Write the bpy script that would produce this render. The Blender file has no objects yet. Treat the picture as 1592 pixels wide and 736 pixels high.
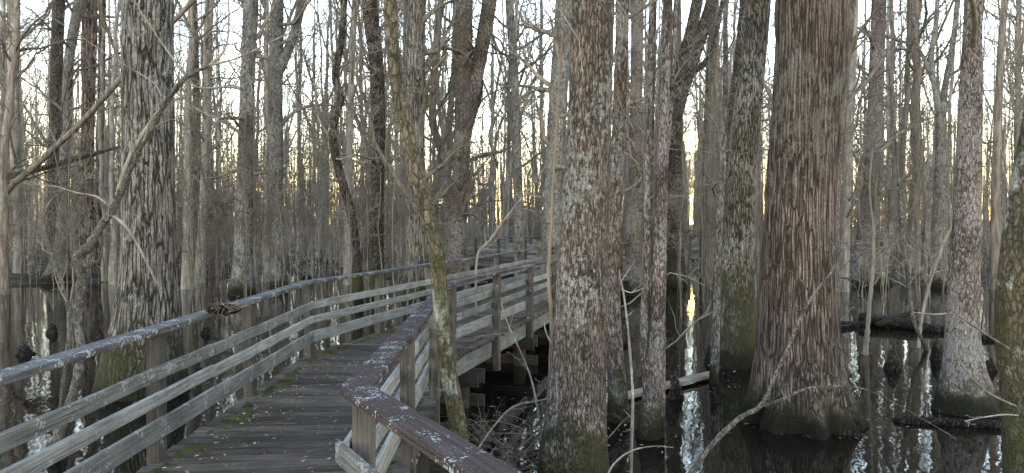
import bpy, math, random
import numpy as np
from mathutils import Vector

R = math.radians
SC = bpy.context.scene
COL = SC.collection
rng = np.random.default_rng(7)

# ------------------------------------------------------------------ camera, sky, sun, exposure
F = 1158.0                     # focal length in pixels of the 1592 px wide photograph
HOR = 345.0                    # row of the horizon
CAMZ = 2.44                    # above the water (deck 0.80, rail top 1.72)
PITCH = math.atan((368 - HOR) / F)
cd = bpy.data.cameras.new("camera")
cam = bpy.data.objects.new("camera", cd)
COL.objects.link(cam)
cd.sensor_width = 36.0
cd.lens = F / 1592 * 36.0
cd.clip_start, cd.clip_end = 0.05, 6000
cam.location = (0, 0, CAMZ)
cam.rotation_euler = (R(90) - PITCH, 0, 0)
SC.camera = cam

SUN_AZ, SUN_EL = math.atan((1075 - 796) / F), R(6.0)
sun_dir = Vector((math.sin(SUN_AZ) * math.cos(SUN_EL), math.cos(SUN_AZ) * math.cos(SUN_EL), math.sin(SUN_EL)))
W = bpy.data.worlds.new("World")
SC.world = W
W.use_nodes = True
wn = W.node_tree
sky = wn.nodes.new("ShaderNodeTexSky")
sky.sky_type = 'NISHITA'
sky.sun_disc = False
sky.sun_elevation = SUN_EL
sky.sun_rotation = SUN_AZ
sky.air_density, sky.dust_density, sky.ozone_density = 1.1, 0.0, 1.2
bg = wn.nodes["Background"]
wn.links.new(sky.outputs[0], bg.inputs[0])
bg.inputs[1].default_value = 0.15
sl = bpy.data.lights.new("sun_light", 'SUN')
sl.energy, sl.angle, sl.color = 5.0, R(0.55), (1.0, 0.74, 0.48)
so = bpy.data.objects.new("sun_light", sl)
COL.objects.link(so)
so.rotation_euler = sun_dir.to_track_quat('Z', 'Y').to_euler()
SC.view_settings.view_transform = 'Standard'
SC.view_settings.look = 'None'
SC.view_settings.gamma = 1.0
SC.view_settings.use_curve_mapping = False
SC.view_settings.exposure = 3.6
SC.view_settings.use_white_balance = True
SC.view_settings.white_balance_temperature = 6950
SC.view_settings.white_balance_tint = 25
try:
    SC.cycles.use_denoising = True
    SC.cycles.max_bounces = 8
    SC.cycles.diffuse_bounces = 5
    SC.cycles.glossy_bounces = 3
    SC.cycles.caustics_reflective = False
    SC.cycles.caustics_refractive = False
except Exception:
    pass


def at(px, py, d):
    """World point seen at photo pixel (px, py) at distance d along +Y."""
    x, z = (px - 796) / F, (368 - py) / F
    cy, sy = math.cos(PITCH), math.sin(PITCH)
    dy, dz = cy + z * sy, -sy + z * cy
    s = d / dy
    return np.array([x * s, d, CAMZ + dz * s])


# ------------------------------------------------------------------ mesh helpers
class MB:
    """Collects quads of one mesh; uv in metres, a tone per board."""
    def __init__(s):
        s.v, s.f, s.uv, s.tone, s.n, s.sm = [], [], [], [], 0, []

    def add(s, v, f, uv=None, tone=0.5, smooth=True):
        v = np.asarray(v, float).reshape(-1, 3)
        f = np.asarray(f, np.int64).reshape(-1, 4)
        s.v.append(v); s.f.append(f + s.n); s.n += len(v)
        s.uv.append(np.zeros((len(f) * 4, 2)) if uv is None else np.asarray(uv, float).reshape(-1, 2))
        s.tone.append(np.full(len(v), tone)); s.sm.append(np.full(len(f), smooth))

    def tubes(s, P, Rad, sides=4, closed_tip=True):
        """P (B,N,3), Rad (B,N) or (B,N,S)"""
        P = np.asarray(P, float); Rad = np.asarray(Rad, float)
        if P.ndim == 2: P = P[None]
        if Rad.ndim == 1: Rad = Rad[None]
        B, N, _ = P.shape
        T = np.gradient(P, axis=1)
        T /= np.linalg.norm(T, axis=2, keepdims=True) + 1e-9
        ov = P[:, -1] - P[:, 0]
        ref = np.zeros((B, 3)); ref[np.arange(B), np.argmin(np.abs(ov), axis=1)] = 1
        n = ref[:, None] - (T * ref[:, None]).sum(2, keepdims=True) * T
        n /= np.linalg.norm(n, axis=2, keepdims=True) + 1e-9
        b = np.cross(T, n)
        a = np.linspace(0, 2 * math.pi, sides, endpoint=False)
        if Rad.ndim == 2: Rad = Rad[:, :, None]
        V = P[:, :, None] + Rad[..., None] * (np.cos(a)[None, None, :, None] * n[:, :, None] + np.sin(a)[None, None, :, None] * b[:, :, None])
        i = np.arange(N - 1)[:, None]; j = np.arange(sides)[None]
        j2 = (j + 1) % sides
        q = np.stack([i * sides + j, i * sides + j2, (i + 1) * sides + j2, (i + 1) * sides + j], -1).reshape(-1, 4)
        q = (q[None] + (np.arange(B) * N * sides)[:, None, None]).reshape(-1, 4)
        s.add(V, q)

    def board(s, p0, p1, w, t, up=(0, 0, 1), tone=None, seg=6, warp=0.002, e0=0.0, e1=0.0, r=None):
        """A sawn board from p0 to p1: w across, t along up, arrises eased; e0, e1 skew the ends (mitre)."""
        r = r or rng
        p0 = np.asarray(p0, float); p1 = np.asarray(p1, float)
        L = np.linalg.norm(p1 - p0); d = (p1 - p0) / L
        up = np.asarray(up, float); up = up - d * (up @ d); up /= np.linalg.norm(up)
        sd = np.cross(d, up)
        c = min(0.006, t * 0.2)
        hw, ht = w / 2, t / 2
        pr = [(-hw + c, -ht), (hw - c, -ht), (hw, -ht + c), (hw, ht - c), (hw - c, ht), (-hw + c, ht), (-hw, ht - c), (-hw, -ht + c)]
        per = [0]
        for k in range(8):
            q0, q1 = pr[k], pr[(k + 1) % 8]
            per.append(per[-1] + math.hypot(q1[0] - q0[0], q1[1] - q0[1]))
        V = []; u0, v0 = r.uniform(0, 60), r.uniform(0, 60)
        for i in range(seg + 1):
            f = i / seg
            o = sd * r.normal(0, warp) + up * r.normal(0, warp * 0.6)
            for (a, b) in pr:
                ext = (-(1 - f) * e0 + f * e1) * a
                V.append(p0 + d * (L * f + ext) + sd * a + up * b + o)
        Fq, UV = [], []
        for i in range(seg):
            for k in range(8):
                k2 = (k + 1) % 8
                Fq.append((i * 8 + k, i * 8 + k2, (i + 1) * 8 + k2, (i + 1) * 8 + k))
                a0, a1 = u0 + L * i / seg, u0 + L * (i + 1) / seg
                UV += [(a0, v0 + per[k]), (a0, v0 + per[k + 1]), (a1, v0 + per[k + 1]), (a1, v0 + per[k])]
        for base, rev in ((0, False), (seg * 8, True)):
            for tri in ((0, 1, 2, 7), (7, 2, 3, 6), (6, 3, 4, 5)):
                q = [base + x for x in tri]
                UV += [(u0 + pr[x][0] * .3, v0 + pr[x][1]) for x in (tri if rev else tri[::-1])]
                Fq.append(q if rev else q[::-1])
        s.add(V, Fq, UV, r.uniform(0, 1) if tone is None else tone, smooth=False)

    def build(s, name, mat, parent=None, loc=(0, 0, 0)):
        me = bpy.data.meshes.new(name)
        v = np.concatenate(s.v); f = np.concatenate(s.f); uv = np.concatenate(s.uv); tn = np.concatenate(s.tone); sm = np.concatenate(s.sm)
        me.vertices.add(len(v)); me.vertices.foreach_set("co", v.ravel())
        me.loops.add(f.size); me.loops.foreach_set("vertex_index", f.ravel().astype(np.int32))
        me.polygons.add(len(f))
        me.polygons.foreach_set("loop_start", np.arange(0, f.size, 4, dtype=np.int32))
        try: me.polygons.foreach_set("loop_total", np.full(len(f), 4, dtype=np.int32))
        except Exception: pass
        me.update(calc_edges=True)
        me.polygons.foreach_set("use_smooth", sm)
        l = me.uv_layers.new(name="UVMap"); l.data.foreach_set("uv", uv.ravel())
        a = me.attributes.new("tone", 'FLOAT', 'POINT'); a.data.foreach_set("value", tn)
        me.validate()
        if mat: me.materials.append(mat)
        o = bpy.data.objects.new(name, me)
        COL.objects.link(o)
        o.location = loc
        if parent: o.parent = parent
        return o


def tag(o, label=None, cat=None, group=None, kind=None):
    if label: o["label"] = label
    if cat: o["category"] = cat
    if group: o["group"] = group
    if kind: o["kind"] = kind
    return o


def empty(name, loc=(0, 0, 0)):
    o = bpy.data.objects.new(name, None)
    COL.objects.link(o); o.location = loc
    o.empty_display_size = 0.2
    return o


def resample(P, n):
    """Smooth (Catmull-Rom) curve through points P, n samples; P may carry extra columns."""
    P = np.asarray(P, float)
    m = len(P)
    t = np.linspace(0, m - 1, n); i = np.clip(t.astype(int), 0, m - 2); f = (t - i)[:, None]
    p0 = P[np.clip(i - 1, 0, m - 1)]; p1 = P[i]; p2 = P[i + 1]; p3 = P[np.clip(i + 2, 0, m - 1)]
    return 0.5 * ((2 * p1) + (-p0 + p2) * f + (2 * p0 - 5 * p1 + 4 * p2 - p3) * f ** 2 + (-p0 + 3 * p1 - 3 * p2 + p3) * f ** 3)


def grow(P, Rad, n, t0, t1, L, ang, up, ratio, npts=6, jit=0.25, g=None, minr=0.003):
    """n side branches on each of the B parents; lengths about L, leaving at angles ang (deg range)."""
    g = g or rng
    B, N, _ = P.shape
    t = g.uniform(t0, t1, (B, n)) * (N - 1)
    i = np.clip(t.astype(int), 0, N - 2); f = t - i
    bi = np.arange(B)[:, None]
    p = P[bi, i] * (1 - f)[..., None] + P[bi, i + 1] * f[..., None]
    r = (Rad[bi, i] * (1 - f) + Rad[bi, i + 1] * f)
    T = P[bi, i + 1] - P[bi, i]; T /= np.linalg.norm(T, axis=2, keepdims=True) + 1e-9
    rnd = g.normal(size=T.shape); rnd -= (rnd * T).sum(2, keepdims=True) * T
    rnd /= np.linalg.norm(rnd, axis=2, keepdims=True) + 1e-9
    a = np.radians(g.uniform(ang[0], ang[1], (B, n)))[..., None]
    d = T * np.cos(a) + rnd * np.sin(a)
    d = d.reshape(-1, 3); p = p.reshape(-1, 3); r = r.reshape(-1)
    ln = (L * g.uniform(0.45, 1.25, (B, n)) * (1.15 - 0.55 * t / (N - 1))).reshape(-1)
    Q = np.zeros((len(p), npts, 3)); Q[:, 0] = p
    for k in range(1, npts):
        d = d + g.normal(0, jit, d.shape) + np.array([0, 0, up])
        d /= np.linalg.norm(d, axis=1, keepdims=True)
        Q[:, k] = Q[:, k - 1] + d * (ln / (npts - 1))[:, None]
    r0 = np.maximum(np.minimum(r * ratio, ln * 0.05), minr)
    RR = r0[:, None] * np.linspace(1, 0.3, npts)[None]
    return Q, np.maximum(RR, minr * 0.6)


# ------------------------------------------------------------------ materials
class NT:
    def __init__(s, name):
        s.m = bpy.data.materials.new(name); s.m.use_nodes = True
        s.t = s.m.node_tree; s.b = s.t.nodes["Principled BSDF"]

    def n(s, typ, **kw):
        o = s.t.nodes.new("ShaderNode" + typ)
        for k, v in kw.items():
            if k in o.inputs.keys(): s.set(o.inputs[k], v)
            else: setattr(o, k, v)
        return o

    def set(s, inp, v):
        if isinstance(v, bpy.types.NodeSocket): s.t.links.new(v, inp)
        else: inp.default_value = v

    def math(s, op, a, b=0.0, clamp=False):
        o = s.t.nodes.new("ShaderNodeMath"); o.operation = op; o.use_clamp = clamp
        s.set(o.inputs[0], a); s.set(o.inputs[1], b)
        return o.outputs[0]

    def mr(s, v, a, b, c=0.0, d=1.0, smooth=True):
        o = s.t.nodes.new("ShaderNodeMapRange")
        o.interpolation_type = 'SMOOTHSTEP' if smooth else 'LINEAR'
        s.set(o.inputs[0], v)
        for k, x in zip((1, 2, 3, 4), (a, b, c, d)): s.set(o.inputs[k], x)
        return o.outputs[0]

    def mix(s, f, a, b, blend='MIX'):
        o = s.t.nodes.new("ShaderNodeMix"); o.data_type = 'RGBA'; o.blend_type = blend; o.clamp_factor = True
        s.set(o.inputs[0], f)
        for k, v in ((6, a), (7, b)):
            if isinstance(v, tuple) and len(v) == 3: v = (*v, 1)
            s.set(o.inputs[k], v)
        return o.outputs[2]

    def noise(s, vec, scale, detail=4, rough=0.55, w=None):
        o = s.t.nodes.new("ShaderNodeTexNoise")
        if w is not None:
            o.noise_dimensions = '4D'; s.set(o.inputs["W"], w)
        s.set(o.inputs["Vector"], vec); o.inputs["Scale"].default_value = scale
        o.inputs["Detail"].default_value = detail; o.inputs["Roughness"].default_value = rough
        return o.outputs[0]

    def mapping(s, vec, scale):
        o = s.t.nodes.new("ShaderNodeMapping"); s.set(o.inputs[0], vec); o.inputs["Scale"].default_value = scale
        return o.outputs[0]

    def vadd(s, a, b):
        o = s.t.nodes.new("ShaderNodeVectorMath"); o.operation = 'ADD'; s.set(o.inputs[0], a); s.set(o.inputs[1], b)
        return o.outputs[0]

    def vscale(s, a, f):
        o = s.t.nodes.new("ShaderNodeVectorMath"); o.operation = 'SCALE'; s.set(o.inputs[0], a); s.set(o.inputs[3], f)
        return o.outputs[0]

    def bump(s, h, dist, strength=1.0, normal=None):
        o = s.t.nodes.new("ShaderNodeBump"); o.inputs["Strength"].default_value = strength; o.inputs["Distance"].default_value = dist
        s.set(o.inputs["Height"], h)
        if normal is not None: s.set(o.inputs["Normal"], normal)
        return o.outputs[0]

    def out(s, col, rough=0.9, normal=None, spec=0.2):
        s.set(s.b.inputs["Base Color"], col if not (isinstance(col, tuple) and len(col) == 3) else (*col, 1))
        s.set(s.b.inputs["Roughness"], rough)
        s.b.inputs["Specular IOR Level"].default_value = spec
        if normal is not None: s.set(s.b.inputs["Normal"], normal)
        return s.m


def bark(name, dark, light, furrow=26, squash=0.12, lichen=0.5, lichen_col=(0.5, 0.51, 0.47), lscale=14, moss=0.0, moss_h=1.0,
         depth=0.03, fine=70, ridge=(0.02, 0.22), moss_col=(0.075, 0.085, 0.022)):
    m = NT(name)
    tc = m.n("TexCoord").outputs["Object"]
    rnd = m.n("ObjectInfo").outputs["Random"]
    off = m.math('MULTIPLY', rnd, 40.0)
    wn_ = m.t.nodes.new("ShaderNodeTexNoise"); wn_.inputs["Scale"].default_value = 4.5; wn_.inputs["Detail"].default_value = 4
    m.set(wn_.inputs["Vector"], m.mapping(tc, (1, 1, 0.6)))
    comb = m.n("CombineXYZ"); m.set(comb.inputs[2], off)
    tco = m.vadd(tc, comb.outputs[0])
    vec = m.vadd(tco, m.vscale(wn_.outputs["Color"], 1.6 / furrow))
    sq = m.mapping(vec, (1, 1, squash))
    vo = m.t.nodes.new("ShaderNodeTexVoronoi"); vo.feature = 'DISTANCE_TO_EDGE'; vo.inputs["Scale"].default_value = furrow
    m.set(vo.inputs["Vector"], sq)
    crack = m.noise(m.mapping(vec, (1, 1, squash * 0.8)), furrow * 1.6, 4, 0.6)
    plate = m.noise(m.mapping(vec, (1, 1, 0.5)), furrow * 2.2, 3, 0.6)
    rg = m.math('MULTIPLY', m.mr(vo.outputs["Distance"], *ridge), m.mr(crack, 0.34, 0.52, 0.25, 1.0))
    rg = m.math('MULTIPLY', rg, m.mr(plate, 0.36, 0.5, 0.6, 1.0))
    big = m.noise(vec, 1.7, 4)
    st = m.noise(m.mapping(vec, (1, 1, 0.2)), 12, 5)
    fi = m.noise(vec, fine, 4, 0.7)
    tone = m.math('ADD', m.mr(big, 0.3, 0.7, 0.7, 1.15), m.mr(fi, 0.3, 0.75, -0.25, 0.3))
    tone = m.math('ADD', tone, m.mr(st, 0.35, 0.65, -0.18, 0.18))
    tone = m.math('MULTIPLY', tone, m.mr(rnd, 0, 1, 0.8, 1.2, False))
    col = m.mix(rg, dark, light)
    col = m.mix(1.0, col, tone, 'MULTIPLY')
    if lichen > 0:
        ln = m.noise(m.mapping(vec, (1, 1, 0.55)), lscale, 5, 0.72)
        lz = m.noise(vec, 1.1, 2)
        lm = m.math('MULTIPLY', m.mr(m.math('ADD', ln, m.mr(lz, 0.3, 0.7, -0.09, 0.09)), 0.64 - 0.16 * lichen, 0.72 - 0.16 * lichen), m.mr(rg, 0, 0.6, 0.55, 1.0))
        col = m.mix(m.math('MULTIPLY', lm, 0.8), col, m.mix(m.mr(fi, 0.4, 0.65), tuple(c * 0.55 for c in lichen_col), lichen_col))
    if moss > 0:
        z = m.n("SeparateXYZ"); m.set(z.inputs[0], tc)
        mz = m.mr(z.outputs[2], moss_h, 0.05)
        mn = m.noise(vec, 4.5, 6, 0.7)
        mm = m.mr(m.math('ADD', m.math('MULTIPLY', mz, 0.45), mn), 0.74 - 0.12 * moss, 0.98 - 0.12 * moss)
        col = m.mix(m.math('MULTIPLY', mm, 0.9), col, m.mix(m.mr(fi, 0.35, 0.65), tuple(c * 0.4 for c in moss_col), moss_col))
    zz = m.n("SeparateXYZ"); m.set(zz.inputs[0], tc)
    wet = m.mr(m.math('ADD', zz.outputs[2], m.math('MULTIPLY', m.math('SUBTRACT', big, 0.5), 0.5)), 0.02, 0.42)
    col = m.mix(1.0, col, m.mr(wet, 0, 1, 0.32, 1.0), 'MULTIPLY')
    fb = m.noise(m.mapping(vec, (1, 1, squash * 0.5)), furrow * 6, 4, 0.65)
    col = m.mix(1.0, col, m.mr(fb, 0.3, 0.7, 0.72, 1.25), 'MULTIPLY')
    h = m.math('ADD', m.math('ADD', rg, m.math('MULTIPLY', fi, 0.3)), m.math('MULTIPLY', fb, 0.4))
    return m.out(col, 0.92, m.bump(h, depth), 0.15)


def far_bark(name, a, b, lich=(0.4, 0.4, 0.38), lt=0.56):
    m = NT(name)
    tc = m.n("TexCoord").outputs["Object"]
    rnd = m.n("ObjectInfo").outputs["Random"]
    vec = m.vadd(tc, m.vscale(m.n("ObjectInfo").outputs["Location"], 0.37))
    n1 = m.noise(m.mapping(vec, (1, 1, 0.15)), 9, 5, 0.65)
    n2 = m.noise(m.mapping(vec, (1, 1, 0.6)), 6, 5, 0.75)
    col = m.mix(m.mr(n1, 0.3, 0.7), a, b)
    col = m.mix(m.mr(n2, lt, lt + 0.12), col, lich)
    col = m.mix(1.0, col, m.mr(rnd, 0, 1, 0.65, 1.25, False), 'MULTIPLY')
    return m.out(col, 0.95, m.bump(n1, 0.03), 0.1)


def wood(name, a, b, lichen=0.0, lcol=(0.42, 0.46, 0.44), lscale=28, crack=0.5, rough=0.85, moss=0.0, lthr=0.6, l2=0.0):
    m = NT(name)
    uv = m.n("UVMap").outputs[0]
    at_ = m.n("Attribute", attribute_name="tone").outputs["Fac"]
    g1 = m.noise(m.mapping(uv, (2.2, 55, 1)), 1.0, 5, 0.65)
    g2 = m.noise(m.mapping(uv, (0.9, 160, 1)), 1.0, 3, 0.6)
    pat = m.noise(uv, 2.3, 5, 0.6)
    fine = m.noise(uv, 130, 3, 0.7)
    col = m.mix(m.mr(m.math('ADD', m.math('MULTIPLY', g1, 0.6), m.math('MULTIPLY', pat, 0.4)), 0.36, 0.64), a, b)
    ck = m.mr(g2, 0.30, 0.42)
    col = m.mix(m.math('MULTIPLY', m.math('SUBTRACT', 1.0, ck), crack), col, tuple(c * 0.25 for c in a))
    tone = m.math('ADD', m.mr(at_, 0, 1, 0.6, 1.35, False), m.mr(fine, 0.3, 0.7, -0.2, 0.2))
    col = m.mix(1.0, col, tone, 'MULTIPLY')
    if moss > 0:
        mm = m.mr(m.noise(uv, 7, 6, 0.75), 0.66 - 0.16 * moss, 0.76 - 0.1 * moss)
        col = m.mix(m.math('MULTIPLY', mm, 0.8), col, m.mix(fine, (0.03, 0.036, 0.01), (0.10, 0.11, 0.035)))
    h = m.math('ADD', m.math('MULTIPLY', g1, 0.5), ck)
    if lichen > 0:
        vo = m.t.nodes.new("ShaderNodeTexVoronoi"); vo.inputs["Scale"].default_value = lscale
        wv = m.t.nodes.new("ShaderNodeTexNoise"); wv.inputs["Scale"].default_value = lscale * 1.7; wv.inputs["Detail"].default_value = 5
        m.set(wv.inputs["Vector"], uv)
        m.set(vo.inputs["Vector"], m.vadd(uv, m.vscale(wv.outputs["Color"], 1.1 / lscale)))
        dens = m.noise(uv, 5.5, 4, 0.6)
        rad = m.mr(dens, lthr - 0.14, lthr + 0.16, 0.0, 0.62)
        lm = m.mr(m.math('SUBTRACT', rad, vo.outputs["Distance"]), 0.0, 0.07)
        if l2 > 0:
            f2 = m.noise(uv, lscale * 2.5, 4, 0.75)
            lm = m.math('MAXIMUM', lm, m.mr(f2, 0.64 - 0.1 * l2, 0.7 - 0.1 * l2))
        lm = m.math('MULTIPLY', lm, lichen)
        col = m.mix(lm, col, m.mix(m.mr(fine, 0.35, 0.65), tuple(c * 0.6 for c in lcol), lcol))
        h = m.math('ADD', h, m.math('MULTIPLY', lm, 0.9))
    return m.out(col, rough, m.bump(h, 0.004), 0.08 if 'deck' in name else 0.2)


M = {}
MOSS = (0.07, 0.068, 0.026)
M['oak_bark'] = bark("furrowed_grey_bark", (0.022, 0.019, 0.016), (0.302, 0.263, 0.224), 17, 0.075, 0.6, (0.46, 0.44, 0.40), 16, 0.35, 2.2, 0.05, ridge=(0.01, 0.15), moss_col=MOSS)
M['blotch_bark'] = bark("blotched_brown_bark", (0.037, 0.026, 0.020), (0.241, 0.181, 0.143), 34, 0.2, 0.85, (0.50, 0.48, 0.44), 25, 0.25, 1.6, 0.03, ridge=(-0.05, 0.2), moss_col=MOSS)
M['cypress_bark'] = bark("red_stringy_bark", (0.030, 0.020, 0.015), (0.25, 0.186, 0.150), 27, 0.03, 0.55, (0.31, 0.28, 0.24), 10, 0.1, 0.9, 0.05, ridge=(0.0, 0.2), moss_col=MOSS)
M['mossy_bark'] = bark("mossy_dark_bark", (0.030, 0.024, 0.018), (0.230, 0.193, 0.151), 26, 0.15, 0.6, (0.42, 0.41, 0.36), moss=0.35, moss_h=3.5, depth=0.03, moss_col=MOSS)
M['pink_bark'] = bark("flecked_pinkish_bark", (0.037, 0.028, 0.024), (0.263, 0.202, 0.177), 30, 0.3, 0.9, (0.46, 0.42, 0.39), 24, 0.6, 0.9, 0.025, ridge=(-0.05, 0.2), moss_col=MOSS)
M['lichen_bark'] = bark("lichen_mottled_bark", (0.022, 0.018, 0.013), (0.140, 0.112, 0.074), 30, 0.4, 0.5, (0.34, 0.36, 0.31), 8, 0.05, 5.0, 0.012, ridge=(-0.1, 0.2), moss_col=MOSS)
M['grey_bark'] = bark("pale_grey_bark", (0.050, 0.045, 0.039), (0.325, 0.293, 0.258), 26, 0.25, 0.75, (0.48, 0.46, 0.43), 12, 0.2, 1.0, 0.03, ridge=(-0.05, 0.2), moss_col=MOSS)
M['dark_bark'] = bark("dark_bark", (0.018, 0.014, 0.011), (0.140, 0.115, 0.092), 26, 0.2, 0.5, (0.34, 0.32, 0.28), 12, 0.25, 3.0, 0.03, moss_col=MOSS)
M['dead_bark'] = bark("weathered_reddish_wood", (0.035, 0.021, 0.015), (0.347, 0.252, 0.196), 12, 0.03, 0.3, (0.36, 0.33, 0.29), 8, 0.1, 0.6, 0.04, moss_col=MOSS)
M['sapling_bark'] = bark("mottled_sapling_bark", (0.030, 0.026, 0.021), (0.190, 0.168, 0.140), 60, 0.5, 0.8, (0.38, 0.36, 0.32), 26, 0, 1, 0.015, 120, ridge=(-0.1, 0.2))
M['far_a'] = far_bark("distant_grey_bark", (0.12, 0.102, 0.086), (0.31, 0.275, 0.24), (0.42, 0.39, 0.35))
M['far_b'] = far_bark("distant_brown_bark", (0.085, 0.066, 0.052), (0.25, 0.205, 0.168), (0.36, 0.33, 0.29), 0.6)
M['far_c'] = far_bark("distant_pale_bark", (0.16, 0.14, 0.12), (0.37, 0.335, 0.295), (0.47, 0.44, 0.40), 0.52)
M['stem'] = far_bark("pale_thicket_bark", (0.16, 0.137, 0.112), (0.38, 0.338, 0.288), (0.47, 0.44, 0.39), 0.56)
M['twig'] = far_bark("grey_twig_bark", (0.11, 0.09, 0.07), (0.26, 0.222, 0.18), (0.36, 0.33, 0.285), 0.6)
M['twig_brown'] = far_bark("brown_twig_bark", (0.115, 0.086, 0.062), (0.27, 0.21, 0.155), (0.34, 0.30, 0.25), 0.64)
M['twig_pale'] = far_bark("pale_branch_bark", (0.10, 0.087, 0.068), (0.26, 0.235, 0.195), (0.36, 0.34, 0.30), 0.52)
M['cap_red'] = wood("reddish_rail_wood", (0.03, 0.018, 0.016), (0.085, 0.053, 0.046), 0.9, (0.40, 0.43, 0.42), 64, 0.4, l2=0.32, lthr=0.53)
M['cap_grey'] = wood("lichened_rail_wood", (0.05, 0.045, 0.043), (0.15, 0.14, 0.133), 0.8, (0.42, 0.42, 0.41), 46, 0.5, l2=0.35, lthr=0.52)
M['rail'] = wood("silvered_board_wood", (0.11, 0.104, 0.092), (0.28, 0.266, 0.235), 0.6, (0.42, 0.43, 0.41), 42, 0.55, l2=0.35, lthr=0.52)
M['post'] = wood("brown_post_wood", (0.034, 0.029, 0.025), (0.10, 0.086, 0.074), 0.5, (0.40, 0.41, 0.38), 22, 0.6, lthr=0.6)
M['deck'] = wood("dark_deck_wood", (0.036, 0.028, 0.021), (0.105, 0.084, 0.066), 0.5, (0.22, 0.22, 0.21), 30, 0.7, 0.75, moss=0.12, lthr=0.68)
M['rim'] = wood("pale_stringer_wood", (0.08, 0.08, 0.077), (0.22, 0.222, 0.21), 0.4, (0.48, 0.5, 0.48), 30, 0.8, moss=0.35)
M['pile'] = wood("wet_pile_wood", (0.022, 0.018, 0.015), (0.06, 0.05, 0.042), 0.0, crack=0.6)
M['drift'] = wood("bleached_driftwood", (0.09, 0.07, 0.052), (0.26, 0.215, 0.165), 0.0, crack=0.7)

m = NT("rusty_metal")
M['metal'] = m.out(m.mix(m.noise(m.n("TexCoord").outputs["Object"], 90), (0.05, 0.03, 0.02), (0.16, 0.12, 0.10)), 0.6)
m = NT("olive_moss")
tc = m.n("TexCoord").outputs["Object"]
fn = m.noise(tc, 90, 4, 0.7)
M['moss'] = m.out(m.mix(m.mr(m.math('ADD', m.math('MULTIPLY', fn, .5), m.math('MULTIPLY', m.noise(tc, 6, 3), .5)), 0.35, 0.62), (0.018, 0.017, 0.008), (0.085, 0.078, 0.03)), 1.0, m.bump(fn, 0.01), 0.05)
m = NT("fallen_leaf")
at_ = m.n("Attribute", attribute_name="tone").outputs["Fac"]
M['leaf'] = m.out(m.mix(at_, (0.10, 0.06, 0.035), (0.42, 0.35, 0.26)), 0.8)

# ------------------------------------------------------------------ setting: water, swamp floor, the sun in the sky
m = NT("dark_swamp_water")
tc = m.n("TexCoord").outputs["Object"]
cy_ = m.n("CameraData")
h1 = m.noise(m.mapping(tc, (1.0, 0.55, 1)), 2.6, 2, 0.45)
h2 = m.noise(m.mapping(tc, (1.0, 0.6, 1)), 9.0, 2, 0.5)
h = m.math('ADD', h1, m.math('MULTIPLY', h2, 0.10))
M['water'] = m.out((0.006, 0.0055, 0.004), 0.02, m.bump(h, 0.0042, 1.0), 0.5)
m.b.inputs["IOR"].default_value = 1.33
b = MB()
b.add([(-600, -600, 0), (600, -600, 0), (600, 600, 0), (-600, 600, 0)], [(0, 1, 2, 3)], smooth=False)
tag(b.build("water", M['water']), kind='structure')

m = NT("leaf_litter_ground")
tc = m.n("TexCoord").outputs["Object"]
n1 = m.noise(tc, 1.3, 5); n2 = m.noise(tc, 22, 4, 0.7)
M['floor'] = m.out(m.mix(m.mr(m.math('ADD', m.math('MULTIPLY', n1, .5), m.math('MULTIPLY', n2, .5)), 0.38, 0.62), (0.022, 0.017, 0.012), (0.13, 0.10, 0.07)), 0.95, m.bump(n2, 0.08), 0.1)


def hash_noise(x, y, s, seed):
    g = np.random.default_rng(seed)
    tab = g.random((64, 64))
    x = np.asarray(x) / s; y = np.asarray(y) / s
    i, j = np.floor(x).astype(int), np.floor(y).astype(int)
    fx, fy = x - i, y - j
    fx, fy = fx * fx * (3 - 2 * fx), fy * fy * (3 - 2 * fy)
    T_ = lambda a, c: tab[a % 64, c % 64]
    return (T_(i, j) * (1 - fx) + T_(i + 1, j) * fx) * (1 - fy) + (T_(i, j + 1) * (1 - fx) + T_(i + 1, j + 1) * fx) * fy


def floor_z(x, y):
    x = np.asarray(x, float); y = np.asarray(y, float)
    d = np.hypot(x, y)
    n = hash_noise(x, y, 5.5, 1) * 0.65 + hash_noise(x, y, 2.1, 2) * 0.35
    rise = np.clip((d - 29) / 15, 0, 1)
    return -0.62 + 0.75 * n * np.clip((d - 18) / 14, 0, 1) + 0.85 * rise


nx, ny = 150, 150
gx = np.sign(np.linspace(-1, 1, nx)) * np.abs(np.linspace(-1, 1, nx)) ** 1.9 * 590
gy = -60 + (np.linspace(0, 1, ny)) ** 2.0 * 650
GX, GY = np.meshgrid(gx, gy, indexing='ij')
V = np.stack([GX, GY, floor_z(GX, GY)], -1)
i, j = np.meshgrid(np.arange(nx - 1), np.arange(ny - 1), indexing='ij')
q = np.stack([i * ny + j, (i + 1) * ny + j, (i + 1) * ny + j + 1, i * ny + j + 1], -1)
b = MB(); b.add(V, q)
tag(b.build("ground", M['floor']), kind='structure')

m = NT("sun_glow")
em = m.t.nodes.new("ShaderNodeEmission"); em.inputs[0].default_value = (1, 0.5, 0.075, 1); em.inputs[1].default_value = 60.0
m.t.links.new(em.outputs[0], m.t.nodes["Material Output"].inputs[0])
M['sun'] = m.m
b = MB()
th = np.linspace(0, math.pi, 17)
sp = np.stack([np.zeros(17), np.zeros(17), np.cos(th)], -1)
b.tubes(sp * 54, np.maximum(np.sin(th), 0.001)[None] * 54, 24)
tag(b.build("sun", M['sun'], None, tuple(sun_dir * 4000)), kind='structure')

# ------------------------------------------------------------------ boardwalk
DECK = 0.80
CL = np.array([(2.06, -3.4), (-1.545, 3.03), (-1.625, 8.95), (1.57, 20.4), (3.6, 27.0), (-1.4, 34.5), (12.0, 41.0)])
HALF = 0.875


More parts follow.
